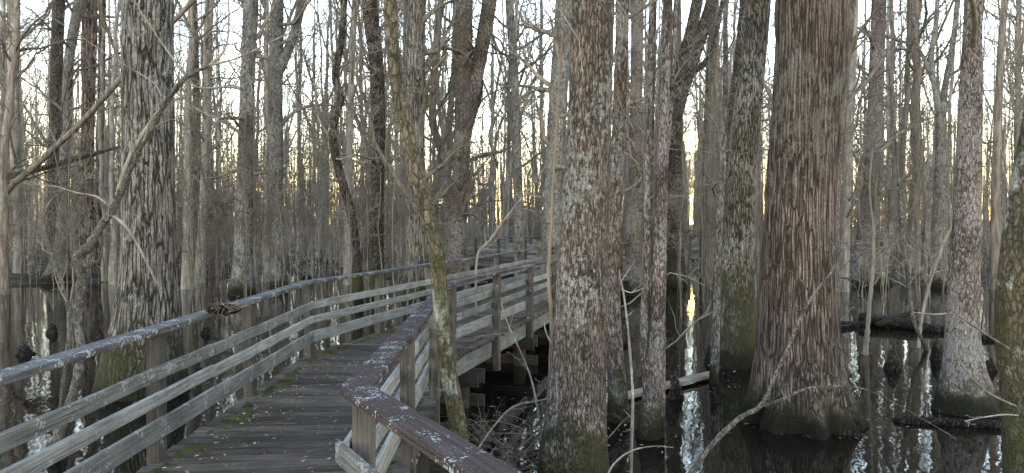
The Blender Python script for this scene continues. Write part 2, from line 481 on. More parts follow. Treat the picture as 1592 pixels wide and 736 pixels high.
def offset_path(P, off):
    """Mitred parallel of the polyline P, off > 0 to the right."""
    P = np.asarray(P, float)
    D = np.diff(P, axis=0); D /= np.linalg.norm(D, axis=1, keepdims=True)
    Nn = np.stack([D[:, 1], -D[:, 0]], 1)
    out = []
    for i in range(len(P)):
        if i == 0: n = Nn[0]; k = 1
        elif i == len(P) - 1: n = Nn[-1]; k = 1
        else:
            n = Nn[i - 1] + Nn[i]; n /= np.linalg.norm(n); k = 1 / max(n @ Nn[i], 0.4)
        out.append(P[i] + n * off * k)
    return np.array(out)


walk = tag(empty("boardwalk", (-1.6, 3.05, 0)), "weathered wooden boardwalk with grey board railings bending away over the dark water", "boardwalk")
WO = np.array([-1.6, 3.05, 0.0])


def local_build(b, name, mat, parent):
    b.v = [v - WO for v in b.v]
    return b.build(name, mat, parent)


# deck planks, one mesh
deck = MB()
LE, RE = offset_path(CL, -(HALF + 0.02)), offset_path(CL, HALF + 0.02)
for sgi in range(len(CL) - 1):
    a0, a1, c0, c1 = LE[sgi], LE[sgi + 1], RE[sgi], RE[sgi + 1]
    L = 0.5 * (np.linalg.norm(a1 - a0) + np.linalg.norm(c1 - c0))
    npl = max(1, int(L / 0.146))
    w = L / npl - 0.013
    for k in range(npl):
        f = (k + 0.5) / npl
        p, q = a0 + (a1 - a0) * f, c0 + (c1 - c0) * f
        dd = (q - p) / np.linalg.norm(q - p)
        e = rng.normal(0, 0.008, 2)
        zz = DECK - 0.019 + rng.normal(0, 0.0016)
        deck.board((*(p - dd * (0.01 + e[0])), zz), (*(q + dd * (0.01 + e[1])), zz + rng.normal(0, 0.0015)), w, 0.038, seg=3, warp=0.0012)
deck_o = local_build(deck, "deck", M['deck'], walk)

posts_xy = {-1: [], 1: []}
CAP_TOP = 1.72
for side in (-1, 1):
    path = offset_path(CL, side * HALF)
    rail_root = empty("railing"); rail_root.parent = walk
    pth_board = offset_path(CL, side * (HALF - 0.066))
    pth_rim = offset_path(CL, side * (HALF - 0.001))
    pth_post = offset_path(CL, side * (HALF + 0.0))
    for sgi in range(len(CL) - 1):
        p0, p1 = path[sgi], path[sgi + 1]
        L = np.linalg.norm(p1 - p0); d = (p1 - p0) / L; nrm = np.array([d[1], -d[0]]) * side
        npost = 3 if sgi == 1 else max(1, round(L / 1.85))
        for k in range(npost + (1 if sgi == len(CL) - 2 else 0)):
            f = k / npost
            if sgi == 1:
                ys = (2.95, 5.1, 7.04, 8.0) if side == -1 else (3.2, 5.0, 6.95, 8.0)
                if k < 3 and k > 0: f = (ys[k] - p0[1]) / (p1[1] - p0[1])
            pp = p0 + d * (L * f + (0.075 if k == 0 else 0.0))
            pp = pp + nrm * (0.0 + 0.002)
            b = MB()
            lean = rng.normal(0, 0.008, 2)
            b.board((*pp, 0.30), (*(pp + lean), CAP_TOP - 0.041), 0.088, 0.125, up=(*d, 0), seg=4, warp=0.001, tone=rng.uniform(0.15, 0.9))
            local_build(b, "post", M['post'], rail_root)
            posts_xy[side].append((pp, d, sgi))
        # boards, in lengths of two post bays
        nb = max(1, round(npost / 2)) if sgi not in (1,) else 2
        q0, q1 = pth_board[sgi], pth_board[sgi + 1]
        for zc, wd in ((1.418, 0.092), (1.245, 0.09), (1.038, 0.135)):
            for k in range(nb):
                f0, f1 = k / nb, (k + 1) / nb
                a, c = q0 + (q1 - q0) * f0, q0 + (q1 - q0) * f1
                a = a + d * (0.0015 if k else 0.0); c = c - d * 0.0015
                if side == 1 and sgi == 0 and k == nb - 1 and zc > 1.4: c = c + d * 0.06
                b = MB()
                s0, s1 = rng.normal(0, 0.004, 2)
                b.board((*a, zc + s0), (*c, zc + s1), 0.036, wd, seg=8, warp=0.0025)
                local_build(b, "rail_board", M['rail'], rail_root)
        # cap rail, mitred
        def mit(i):
            if i == 0 or i == len(CL) - 1: return 0.0
            d0 = path[i] - path[i - 1]; d1 = path[i + 1] - path[i]
            an = math.atan2(d0[0] * d1[1] - d0[1] * d1[0], d0 @ d1)
            return math.tan(an / 2)
        b = MB()
        # sd of board = d x up = right-hand side; a left turn (an > 0) lengthens the right side
        zc = CAP_TOP - 0.02
        ds = 0.010
        b.board((*(p0 - nrm * ds + d * 0.001), zc), (*(p1 - nrm * ds - d * 0.001), zc), 0.142, 0.040, seg=10, warp=0.002, e0=-(-mit(sgi)), e1=mit(sgi + 1))
        local_build(b, "cap_rail", M['cap_red'] if side == 1 else M['cap_grey'], rail_root)
        # rim board under the deck edge
        b = MB()
        r0, r1 = offset_path(CL, side * (HALF - 0.075))[[sgi, sgi + 1]]
        b.board((*r0, DECK - 0.175), (*r1, DECK - 0.175), 0.04, 0.255, seg=6, warp=0.002)
        local_build(b, "stringer", M['rim'], walk)

# piles and clamp beams under the deck
for sgi in range(len(CL) - 1):
    p0, p1 = CL[sgi], CL[sgi + 1]
    L = np.linalg.norm(p1 - p0); d = (p1 - p0) / L; n = np.array([d[1], -d[0]])
    nb = max(1, round(L / 3.2))
    for k in range(nb):
        c = p0 + d * (L * (k + 0.35) / nb)
        for s_ in (-1, 1):
            b = MB()
            pts = np.array([(*(c + n * s_ * 0.70 + rng.normal(0, .01, 2)), z) for z in (-0.7, 0.0, 0.48)])
            b.tubes(pts, np.array([0.115, 0.11, 0.105]), 12)
            local_build(b, "pile", M['pile'], walk)
        for z0, off in ((0.40, 0.135), (0.40, -0.135), (0.06, 0.135)):
            b = MB()
            a = c + d * off
            b.board((*(a - n * 0.98), z0), (*(a + n * 0.98), z0), 0.045, 0.19, seg=3)
            bo = local_build(b, "clamp_beam", M['pile'], walk)
            for s_ in (-1, 1):
                b = MB()
                e = a + n * s_ * 0.70
                dd = np.array([*(d * (1 if off > 0 else -1)), 0])
                pts = np.array([np.array([*e, z0]) + dd * t for t in (0.0, 0.045)])
                b.tubes(pts, np.array([0.02, 0.017]), 8)
                local_build(b, "bolt", M['metal'], bo)


def dist_walk(x, y):
    p = np.array([x, y]); best = 1e9
    for a, c in zip(CL[:-1], CL[1:]):
        t = np.clip((p - a) @ (c - a) / ((c - a) @ (c - a)), 0, 1)
        best = min(best, np.linalg.norm(p - a - (c - a) * t))
    return best


# ------------------------------------------------------------------ trees traced by where they stand
MAIN = []            # (x, y, clear radius)


def trunk_rings(P, Rd, sides, flute=0.0, lump=0.04, flare=0.0, flare_h=0.8, seed=0, nf=6):
    """Radius table (N, S): lumps, root flare and flutes near the waterline (z = 0)."""
    g = np.random.default_rng(seed)
    N = len(P); a = np.linspace(0, 2 * math.pi, sides, endpoint=False)
    z = P[:, 2][:, None]
    rad = np.repeat(Rd[:, None], sides, 1)
    for k in range(2, 6):
        ph = g.uniform(0, 6.28) + np.cumsum(g.normal(0, 0.25, N))
        rad = rad * (1 + lump * g.uniform(0.3, 1) / k * 2 * np.cos(k * a[None] + ph[:, None]))
    fz = np.exp(-np.clip(z, 0, None) / flare_h)
    rad = rad * (1 + flare * fz)
    if flute > 0:
        ph = g.uniform(0, 6.28)
        w = np.abs(np.cos(nf / 2 * a[None] + ph + 0.5 * np.sin(2 * a[None] + ph))) ** 0.8
        w2 = np.cos((nf * 2 + 1) * a[None] + ph * 2)
        rad = rad * (1 + flute * (fz * 1.1 + 0.06) * (w - 0.6) + flute * 0.18 * (fz + 0.15) * w2)
    return rad


def tree(name, label, cat, mat, pix, d, top=15.0, flare=0.25, flare_h=0.5, flute=0.0, sides=24, limbs=10, limb_from=0.6, twigs=0, twig_z=(0.1, 0.6),
         limb_L=3.5, seed=None, extra=(), tilt=0.0, group=None, nf=6, rows=None, cmat='twig', base=None, lump=0.04):
    """A tree whose trunk runs through photo pixels pix = (px, py, width px) at distance d (tilt = metres nearer per metre up)."""
    seed = seed if seed is not None else len(MAIN) + 11
    g = np.random.default_rng(seed)
    pts = []
    for (px, py, w) in pix:
        p = at(px, py, d); pts.append((*p, w * d / F / 2))
    pts = sorted(pts, key=lambda p: p[2])
    pts = np.array(pts)
    lo, hi = pts[0], pts[-1]
    if lo[2] > -0.3:
        n2 = pts[1]; k = min(1.0, (lo[2] + 0.4) / max(n2[2] - lo[2], 0.3))
        e = lo.copy(); e[:2] -= (n2[:2] - lo[:2]) * k * 0.6; e[2] = -0.45
        if lo[2] > 0.35:
            mid = (lo + e) / 2; mid[3] = lo[3] * 1.02; pts = np.vstack([e, mid, pts])
        else: pts = np.vstack([e, pts])
        pts[0, 3] = lo[3] * 1.04
    if top > hi[2]:
        pv = pts[max(len(pts) - 3, 0)]
        sl_ = (hi[:2] - pv[:2]) / max(hi[2] - pv[2], 0.5); sl_ = np.clip(sl_, -0.25, 0.25)
        for k in range(1, 5):
            f = k / 4; dz = (top - hi[2]) * f
            pts = np.vstack([pts, [*(hi[:2] + sl_ * dz + g.normal(0, 0.05 * dz ** 0.5, 2)), hi[2] + dz, hi[3] * (1 - 0.75 * f)]])
    n = rows or max(26, len(pts) * 6)
    S = resample(pts, n)
    if tilt: S[:, 1] -= tilt * np.clip(S[:, 2], 0, None)
    b0 = np.array([np.interp(0, S[:, 2], S[:, 0]), np.interp(0, S[:, 2], S[:, 1]), 0])
    MAIN.append((b0[0], b0[1], max(0.6, pts[:, 3].max() * 2.2)))
    root = tag(empty(name, tuple(b0)), label, cat, group)
    P = S[:, :3] - b0
    b = MB()
    b.tubes(P[None], trunk_rings(P, S[:, 3], sides, flute, lump, flare, flare_h, seed, nf)[None], sides)
    b.build("trunk", M[mat], root)
    for (px_list) in extra:             # further stems, pixels again
        e = np.array([(*(at(a, c, d) - b0), w * d / F / 2) for (a, c, w) in px_list])
        E = resample(e, max(14, len(e) * 5))
        if tilt: E[:, 1] -= tilt * np.clip(E[:, 2], 0, None)
        b = MB(); b.tubes(E[None, :, :3], trunk_rings(E[:, :3], E[:, 3], 14, 0, lump, 0, 1, seed + 3)[None], 14)
        b.build("stem", M[mat], root)
    b = MB(); any_ = False
    if limbs:
        Q, RR = grow(P[None], S[None, :, 3], limbs, limb_from, 0.98, limb_L, (35, 75), 0.08, 0.34, 8, 0.22, g, 0.012)
        b.tubes(Q, RR, 6)
        Q2, R2 = grow(Q, RR, 5, 0.25, 0.95, limb_L * 0.45, (25, 65), 0.03, 0.6, 6, 0.25, g, 0.006)
        b.tubes(Q2, R2, 4)
        Q3, R3 = grow(Q2, R2, 4, 0.2, 0.95, limb_L * 0.2, (25, 65), 0.02, 0.6, 5, 0.25, g, 0.004)
        b.tubes(Q3, R3, 3); any_ = True
    if twigs:
        Q, RR = grow(P[None], S[None, :, 3], twigs, twig_z[0], twig_z[1], 1.3, (45, 95), 0.02, 0.2, 7, 0.22, g, 0.005)
        RR = np.minimum(RR, 0.011)
        b.tubes(Q, RR, 4)
        Q2, R2 = grow(Q, RR, 4, 0.25, 0.95, 0.5, (25, 65), 0.0, 0.6, 5, 0.25, g, 0.003)
        b.tubes(Q2, R2, 3); any_ = True
    if any_: b.build("crown", M[cmat], root)
    return root


# --- the big ones near the walkway
tree("tall_tree", "thick tree with deeply furrowed grey bark and mossy foot, behind the left railing", "tree", 'oak_bark',
     [(230, -40, 74), (230, 100, 75), (231, 200, 76), (231, 320, 78), (231, 420, 83), (228, 500, 98), (224, 560, 116), (222, 612, 128)], 10.7, 17, 0.08, 0.4, sides=48, rows=70, limbs=9, limb_from=0.62)
tree("tall_tree", "brown trunk blotched with white lichen, rising close behind the rail right of the walkway bend", "tree", 'blotch_bark',
     [(924, -40, 64), (920, 60, 65), (917, 150, 67), (912, 260, 70), (906, 370, 74), (902, 480, 78), (898, 580, 86), (893, 680, 98), (890, 760, 112)], 6.8, 15, 0.06, 0.3, sides=48, rows=70, limbs=8, limb_from=0.66)
tree("cypress_tree", "massive reddish cypress with stringy bark and fluted buttress standing in the water", "tree", 'cypress_bark',
     [(1268, -40, 110), (1262, 60, 108), (1256, 160, 104), (1248, 260, 103), (1243, 350, 107), (1240, 430, 112), (1240, 500, 118), (1241, 570, 130), (1242, 625, 144), (1242, 662, 160)],
     9.1, 19, 0.10, 0.35, 0.34, 96, limbs=10, limb_from=0.7, nf=9, rows=110, lump=0.03)
tree("tall_tree", "leaning grey-brown tree with swollen mossy foot, just left of the massive reddish cypress", "tree", 'mossy_bark',
     [(1182, -40, 36), (1178, 20, 36), (1168, 120, 38), (1158, 220, 40), (1150, 320, 44), (1147, 400, 50), (1142, 480, 58), (1140, 560, 72)], 12.7, 17, 0.15, 0.35, 0.1, sides=32, rows=60, limbs=9, limb_from=0.62)
tree("tall_tree", "straight pinkish flecked tree on a broad mossy dark foot, right of the massive reddish cypress", "tree", 'pink_bark',
     [(1514, -40, 26), (1512, 60, 28), (1509, 160, 34), (1506, 260, 37), (1503, 350, 40), (1498, 440, 44), (1496, 520, 48), (1497, 570, 60), (1499, 610, 78), (1501, 640, 88)], 9.6, 16, 0.12, 0.3, 0.12, sides=36, rows=70, limbs=8, limb_from=0.62)
tree("leaning_tree", "near mossy trunk with a big pale lichen patch, cut off by the right edge", "tree", 'lichen_bark',
     [(1640, 60, 34), (1618, 160, 38), (1600, 260, 42), (1588, 350, 46), (1577, 440, 48), (1575, 520, 50), (1584, 600, 52), (1590, 680, 56), (1594, 780, 60)], 4.6, 11, 0.1, 0.3, sides=28, rows=60, limbs=6, limb_from=0.8)
tree("leaning_tree", "slender crooked mossy trunk with lichen spots, growing outside the right railing", "tree", 'lichen_bark',
     [(606, -40, 20), (608, 40, 20), (614, 110, 21), (626, 180, 22), (641, 240, 22), (654, 300, 23), (670, 350, 23), (679, 400, 23), (683, 450, 24), (689, 520, 24), (699, 590, 25), (711, 660, 27), (716, 720, 28)], 4.6, 8.5, 0.15, 0.3, sides=24, rows=80, limbs=5, limb_from=0.75, lump=0.06)
tree("slim_tree", "slim dark reddish tree right of the lichen-blotched trunk, its foot in the near water", "tree", 'blotch_bark',
     [(968, -40, 21), (967, 60, 21), (963, 180, 21), (958, 280, 21), (955, 368, 22), (953, 450, 23), (956, 540, 25), (962, 640, 30)], 9.1, 15, 0.2, 0.3, sides=20, limbs=8, limb_from=0.6, twigs=4)
tree("slim_tree", "twin-stemmed pinkish tree with pale lichen plates, left of the sun's reflection", "tree", 'pink_bark',
     [(1039, -40, 14), (1036, 60, 15), (1031, 200, 18), (1027, 320, 20), (1025, 400, 22), (1022, 500, 23), (1015, 600, 27), (1008, 688, 34)], 8.4, 14, 0.2, 0.3, sides=22, limbs=8, limb_from=0.6,
     extra=([(1013, 640, 18), (1002, 560, 14), (1002, 480, 12), (1007, 400, 11), (1006, 300, 10), (1010, 180, 9), (1012, 60, 8), (1014, -60, 6)],
            [(1026, 700, 12), (1029, 620, 11), (1030, 540, 10), (1028, 440, 9), (1032, 300, 8), (1046, 120, 7), (1052, -40, 6)]), twigs=4)
tree("slim_tree", "small grey sapling with wavy stem beside the sunlit water, right of the swollen mossy foot", "sapling", 'grey_bark',
     [(1128, 120, 8), (1124, 250, 9), (1118, 368, 10), (1114, 480, 12), (1110, 590, 14)], 11.2, 9, 0.1, 0.3, sides=14, limbs=8, limb_from=0.4)

# --- mid distance, left to right
mid = [
    ("pale tree with an S-bend near the top and flared mossy foot, far left", 'grey_bark', [(132, -40, 17), (124, 0, 16), (112, 60, 15), (106, 110, 14), (103, 200, 15), (99, 300, 17), (97, 368, 20), (91, 415, 30), (86, 438, 42)], 30.0, {}),
    ("dark straight tree close behind the pale S-bent tree at the far left", 'dark_bark', [(92, -40, 18), (88, 100, 17), (86, 200, 18), (84, 360, 20), (82, 420, 26)], 36.0, {}),
    ("barkless reddish dead tree with wide flared base left of the furrowed trunk", 'dead_bark', [(140, -40, 22), (139, 50, 22), (137, 150, 20), (135, 250, 20), (132, 330, 27), (135, 390, 40), (138, 428, 54)], 33.0, dict(flute=0.3)),
    ("narrow dark tree touching the barkless dead tree on its right", 'dark_bark', [(160, -40, 10), (158, 100, 10), (155, 250, 10), (151, 400, 13)], 35.0, {}),
    ("grey tree beside the left edge of the view with a thin pale stem below", 'far_a', [(24, -40, 15), (21, 100, 15), (24, 250, 14), (28, 350, 12), (28, 430, 14)], 31.0, {}),
    ("grey tree with mossy foot standing in water, right of the furrowed trunk", 'grey_bark', [(391, -40, 22), (387, 80, 21), (382, 200, 21), (380, 300, 25), (378, 400, 29), (376, 458, 38)], 25.0, {}),
    ("forking pale tree with smooth patch between the railing's second and third posts", 'grey_bark', [(434, -40, 15), (430, 60, 20), (428, 150, 22), (430, 260, 20), (432, 368, 20), (434, 440, 26)], 27.0,
     dict(extra=([(430, 120, 16), (455, 60, 14), (470, 0, 12), (478, -50, 10)],))),
    ("thin wavy grey tree behind the moss clump on the railing", 'far_a', [(327, -40, 14), (322, 100, 12), (320, 220, 12), (316, 320, 13), (312, 420, 18)], 30.0, {}),
    ("short-looking tree with swollen dark foot in the water behind the furrowed trunk", 'mossy_bark', [(300, -40, 10), (305, 150, 11), (304, 250, 14), (303, 340, 22), (301, 400, 34), (300, 432, 46)], 32.5, dict(flute=0.15)),
    ("sinuous dark tree snaking upward left of the black mossy trunk", 'dark_bark', [(538, -40, 9), (535, 0, 10), (531, 60, 11), (521, 120, 11), (530, 150, 11), (518, 200, 12), (523, 250, 13), (540, 310, 13), (549, 350, 13), (554, 400, 14), (556, 460, 16)], 22.0, {}),
    ("slim grey tree behind the sinuous dark one", 'far_a', [(556, -40, 10), (548, 60, 10), (545, 180, 10), (541, 330, 11), (540, 440, 14)], 29.0, {}),
    ("black mossy trunk with a slight bow, in the middle of the left woods", 'dark_bark', [(572, -40, 24), (577, 30, 24), (585, 100, 22), (588, 200, 22), (586, 300, 22), (585, 400, 24), (584, 465, 28)], 23.5, {}),
    ("straight ridged grey trunk just behind the slender lichen-spotted one", 'oak_bark', [(646, -40, 34), (645, 60, 33), (645, 200, 31), (645, 320, 31), (646, 400, 33), (646, 470, 40)], 22.0, {}),
    ("wavy thin tree between the ridged grey trunk and the white-flecked one", 'far_a', [(689, -40, 10), (681, 50, 10), (675, 130, 11), (673, 190, 12), (686, 235, 13), (681, 270, 13), (675, 330, 13), (674, 440, 15)], 26.0, {}),
    ("white-flecked trunk with brown moss at its foot, where the railing passes behind", 'blotch_bark', [(722, -40, 25), (721, 60, 26), (720, 180, 26), (716, 280, 27), (710, 360, 29), (708, 420, 34), (706, 462, 40)], 24.0,
     dict(extra=([(712, 330, 15), (716, 260, 17), (726, 200, 19), (742, 110, 22), (755, 40, 23), (768, -40, 22)],))),
    ("slim pale tree over the far zigzag of the boardwalk", 'grey_bark', [(790, -40, 12), (795, 50, 13), (801, 130, 13), (804, 250, 14), (807, 340, 16), (808, 460, 20)], 24.5, {}),
    ("double grey trunk standing left of the lichen-blotched brown trunk", 'grey_bark', [(880, -40, 26), (874, 60, 27), (868, 150, 28), (862, 250, 28), (858, 350, 30), (856, 470, 38)], 23.0,
     dict(extra=([(862, 300, 14), (868, 200, 14), (880, 90, 14), (890, -40, 12)],))),
    ("reddish trunk with fluted flaring foot before the far walkway railing", 'pink_bark', [(992, -40, 20), (990, 100, 19), (988, 250, 22), (985, 350, 28), (983, 410, 34), (981, 458, 52)], 25.0, dict(flute=0.25)),
    ("thin dark pole of a tree between two pinkish trunks", 'dark_bark', [(1017, -40, 10), (1014, 100, 10), (1010, 250, 11), (1006, 420, 13)], 28.0, {}),
    ("dark forked tree whose two heavy stems spread just left of the sun", 'dark_bark', [(1054, 130, 22), (1048, 220, 22), (1047, 300, 25), (1047, 380, 30), (1045, 440, 40)], 28.0,
     dict(top=5.0, limbs=0, extra=([(1049, 200, 20), (1058, 110, 19), (1074, 50, 18), (1086, -10, 17), (1096, -80, 15), (1100, -200, 10)],
                                   [(1049, 200, 18), (1060, 150, 18), (1076, 100, 18), (1092, 50, 19), (1107, 0, 18), (1114, -60, 16), (1126, -200, 11)],
                                   [(1078, 112, 9), (1096, 98, 10), (1108, 78, 8), (1116, 40, 7), (1130, -30, 6)]))),
    ("thin straight tree right of the sun with warm edges", 'far_b', [(1112, -40, 10), (1109, 100, 11), (1104, 250, 12), (1100, 430, 15)], 29.0, {}),
    ("slim dark tree just right of the sun, leaning slightly away from it", 'dark_bark', [(1112, -40, 9), (1105, 80, 10), (1099, 200, 10), (1096, 300, 11), (1094, 420, 14)], 33.0, {}),
    ("thin brown tree just left of the sun, in front of the far railing", 'far_b', [(1052, -40, 8), (1056, 80, 9), (1058, 200, 9), (1062, 300, 10), (1064, 410, 13)], 38.0, {}),
    ("crooked dark tree slanting behind the swollen mossy foot", 'dark_bark', [(1160, -40, 9), (1150, 60, 10), (1140, 140, 10), (1128, 220, 13), (1122, 320, 15), (1118, 430, 18)], 21.0, {}),
    ("heavy dark trunk half hidden by the massive reddish cypress", 'blotch_bark', [(1314, -40, 40), (1308, 40, 36), (1302, 120, 32), (1294, 220, 30), (1288, 330, 32), (1284, 520, 40)], 16.0, {}),
    ("pinkish straight tree with green buttressed foot beyond the fallen logs", 'pink_bark', [(1368, -40, 22), (1364, 80, 22), (1360, 180, 22), (1354, 280, 25), (1350, 360, 32), (1347, 410, 48), (1346, 446, 74)], 29.0, dict(flute=0.35, nf=8)),
    ("pale tree forking into crooked limbs, between the fallen logs and the flecked pinkish trunk", 'grey_bark', [(1463, 170, 14), (1464, 240, 17), (1462, 310, 20), (1460, 380, 23), (1458, 445, 30)], 28.0,
     dict(top=6.8, limbs=0, extra=([(1463, 180, 11), (1454, 140, 8), (1448, 90, 8), (1456, 30, 7), (1460, -60, 6)], [(1463, 178, 11), (1472, 120, 9), (1484, 50, 8), (1492, -50, 6)],
                                   [(1454, 140, 6), (1440, 100, 5), (1424, 60, 5), (1418, 0, 4)], [(1472, 120, 5), (1500, 100, 4), (1520, 60, 4), (1530, 0, 3)]))),
    ("slim crooked tree near the right edge, behind the flecked pinkish trunk", 'far_b', [(1565, -40, 9), (1556, 80, 10), (1552, 180, 11), (1548, 280, 12), (1546, 440, 15)], 27.0, {}),
    ("grey twin of the pinkish straight tree, thinner and to its left", 'far_a', [(1330, -40, 10), (1326, 120, 11), (1318, 260, 12), (1312, 430, 15)], 26.0, {}),
]
for lb, mt, pix, d, kw in mid:
    kw = dict(kw); kw.setdefault('top', 21); kw.setdefault('limbs', 20)
    tree("forest_tree", lb, "tree", mt, pix, d, flare=0.1, flare_h=0.35, sides=20, limb_from=0.27, twigs=18, twig_z=(0.08, 0.5), limb_L=3.2, **kw)

# ------------------------------------------------------------------ the crowd of trees behind
def make_variant(seed, H, r, wob, fork, nl, mt, cm):
    g = np.random.default_rng(seed)
    n = 22
    z = np.linspace(-0.5, H, n)
    w = np.cumsum(g.normal(0, wob, (n, 2)), 0); w -= w[1]
    w += np.outer(np.clip(z, 0, None), g.normal(0, 0.02, 2))
    P = np.column_stack([w, z])
    rr = r * (1 - 0.82 * np.clip(z / H, 0, 1) ** 0.9) * (1 + 0.55 * np.exp(-np.clip(z, 0, None) / 0.9))
    tb = MB(); tb.tubes(P[None], trunk_rings(P, rr, 12, 0.1, 0.05, 0.1, 0.6, seed)[None], 12)
    cb = MB()
    if fork:
        Q, RR = grow(P[None], rr[None], fork, 0.28, 0.5, H * 0.5, (14, 30), 0.12, 0.72, 10, 0.12, g, 0.03)
        cb.tubes(Q, RR, 8)
        q2, r2 = grow(Q, RR, 7, 0.2, 0.95, 2.6, (30, 65), 0.08, 0.55, 7, 0.22, g, 0.012); cb.tubes(q2, r2, 4)
        q3, r3 = grow(q2, r2, 5, 0.2, 0.95, 1.1, (25, 65), 0.04, 0.6, 5, 0.25, g, 0.007); cb.tubes(q3, r3, 3)
    Q, RR = grow(P[None], rr[None], nl, 0.32, 0.98, H * 0.2, (35, 72), 0.10, 0.42, 8, 0.2, g, 0.015)
    cb.tubes(Q, RR, 5)
    q2, r2 = grow(Q, RR, 6, 0.2, 0.97, H * 0.085, (28, 62), 0.07, 0.55, 6, 0.24, g, 0.009); cb.tubes(q2, r2, 3)
    q3, r3 = grow(q2, r2, 6, 0.15, 0.97, H * 0.04, (25, 65), 0.04, 0.6, 5, 0.25, g, 0.006); cb.tubes(q3, r3, 3)
    # short shoots lower down
    Q, RR = grow(P[None], rr[None], 30, 0.06, 0.5, 2.1, (45, 92), 0.05, 0.12, 7, 0.24, g, 0.006)
    RR = np.minimum(RR, 0.018); cb.tubes(Q, RR, 3)
    q2, r2 = grow(Q, RR, 5, 0.2, 0.97, 0.7, (28, 62), 0.03, 0.6, 5, 0.25, g, 0.005); cb.tubes(q2, r2, 3)
    return tb, cb


KINDS = [("slender_tree", "slender straight bare grey tree among the crowd of trunks behind the walkway", "slender grey trees", 24, 0.15, 0.05, 0, 22, 'far_a', 'twig'),
         ("slender_tree", "slender pale bare tree among the crowd of trunks behind the walkway", "slender pale trees", 21, 0.11, 0.07, 0, 20, 'far_c', 'twig'),
         ("stout_tree", "stouter brown bare tree among the crowd of trunks behind the walkway", "stouter brown trees", 26, 0.22, 0.06, 0, 24, 'far_b', 'twig_brown'),
         ("forked_tree", "bare tree forking into several rising stems among the crowd behind the walkway", "forked bare trees", 23, 0.17, 0.08, 3, 14, 'far_a', 'twig_brown'),
         ("crooked_tree", "thin crooked brown tree among the crowd of trunks behind the walkway", "thin crooked trees", 16, 0.075, 0.15, 0, 18, 'far_b', 'twig')]
proto = []
for k, (nm, lb, gp, H, r, wob, fork, nl, mt, cm) in enumerate(KINDS):
    for v in range(2):
        tb, cb = make_variant(100 + k * 10 + v, H, r, wob, fork, nl, mt, cm)
        proto.append((k, tb, cb, mt, cm))
built = {}
spots = []
g = np.random.default_rng(5)
SUN_X = math.tan(SUN_AZ)


def clear(x, y):
    az = math.atan2(x, y)
    if abs(az - SUN_AZ) < R(0.3): return False
    if dist_walk(x, y) < 1.5: return False
    if y < 38 and 712 < 796 + F * x / y < 862: return False
    for (mx, my, mr_) in MAIN:
        if (mx - x) ** 2 + (my - y) ** 2 < mr_ ** 2: return False
    return True


tries = 0
while len(spots) < 205 and tries < 20000:
    tries += 1
    d = 25 + 50 * g.random() ** 0.7
    x = g.uniform(-0.78, 0.78) * d
    if not clear(x, d): continue
    if d < 24 and abs(x / d) < 0.25: continue
    if any((x - a) ** 2 + (d - c) ** 2 < (0.9 + d * 0.008) ** 2 for a, c in spots): continue
    spots.append((x, d))
wts = np.array([0.26, 0.22, 0.1, 0.17, 0.25])
for n_, (x, y) in enumerate(spots):
    k = g.choice(5, p=wts); v = k * 2 + int(g.integers(0, 2))
    nm, lb, gp = KINDS[k][:3]
    z = max(0.0, float(floor_z(x, y)) - 0.05)
    root = tag(empty(nm, (x, y, z)), lb, "tree", gp)
    root.rotation_euler = (g.normal(0, 0.025), g.normal(0, 0.025), g.uniform(0, 6.28))
    s = g.uniform(0.8, 1.2)
    root.scale = (s * g.uniform(0.8, 1.15),) * 2 + (s,)
    if v not in built:
        built[v] = (proto[v][1].build("trunk", M[proto[v][3]], root), proto[v][2].build("crown", M[proto[v][4]], root))
    else:
        for src in built[v]:
            c = src.copy(); COL.objects.link(c); c.parent = root

# far woods: one mass
def merge_far(name, count, dr, hr, rr_, mt, seed, nl=9, sub=5, tw=0, spread=0.8, az=0.0, gap=0.12, lean=0.03):
    g = np.random.default_rng(seed)
    d = dr[0] + (dr[1] - dr[0]) * g.random(count * 2) ** 0.8
    x = (math.tan(az) + g.uniform(-spread, spread, count * 2)) * d
    ok = (np.abs(np.arctan2(x, d) - SUN_AZ) > R(gap)) & np.array([dist_walk(a, c) > 1.6 for a, c in zip(x, d)]) & ~((d < 38) & (796 + F * x / d > 712) & (796 + F * x / d < 862))
    x, d = x[ok][:count], d[ok][:count]
    B = len(x); n = 9
    H = g.uniform(*hr, B); z = np.linspace(0, 1, n)[None] * H[:, None]
    w = np.cumsum(g.normal(0, lean, (B, n, 2)), 1) * H[:, None, None] / 8
    P = np.stack([x[:, None] + w[..., 0], d[:, None] + w[..., 1], np.maximum(floor_z(x, d), 0)[:, None] - 0.1 + z], -1)
    r = g.uniform(*rr_, B)[:, None] * (1 - 0.8 * np.linspace(0, 1, n)[None])
    b = MB(); b.tubes(P, r, 6 if rr_[1] > 0.08 else 4)
    if nl:
        Q, RR = grow(P, r, nl, 0.25, 0.98, float(np.mean(H)) * 0.2, (25, 70), 0.10, 0.42, 6, 0.22, g, 0.008); b.tubes(Q, RR, 3)
        if sub:
            q2, r2 = grow(Q, RR, sub, 0.15, 0.98, float(np.mean(H)) * 0.085, (25, 65), 0.05, 0.6, 5, 0.25, g, 0.007); b.tubes(q2, r2, 3)
            if tw:
                q3, r3 = grow(q2, r2, tw, 0.15, 0.98, float(np.mean(H)) * 0.04, (25, 65), 0.03, 0.6, 4, 0.25, g, 0.006); b.tubes(q3, r3, 3)
    return tag(b.build(name, M[mt]), kind='stuff')


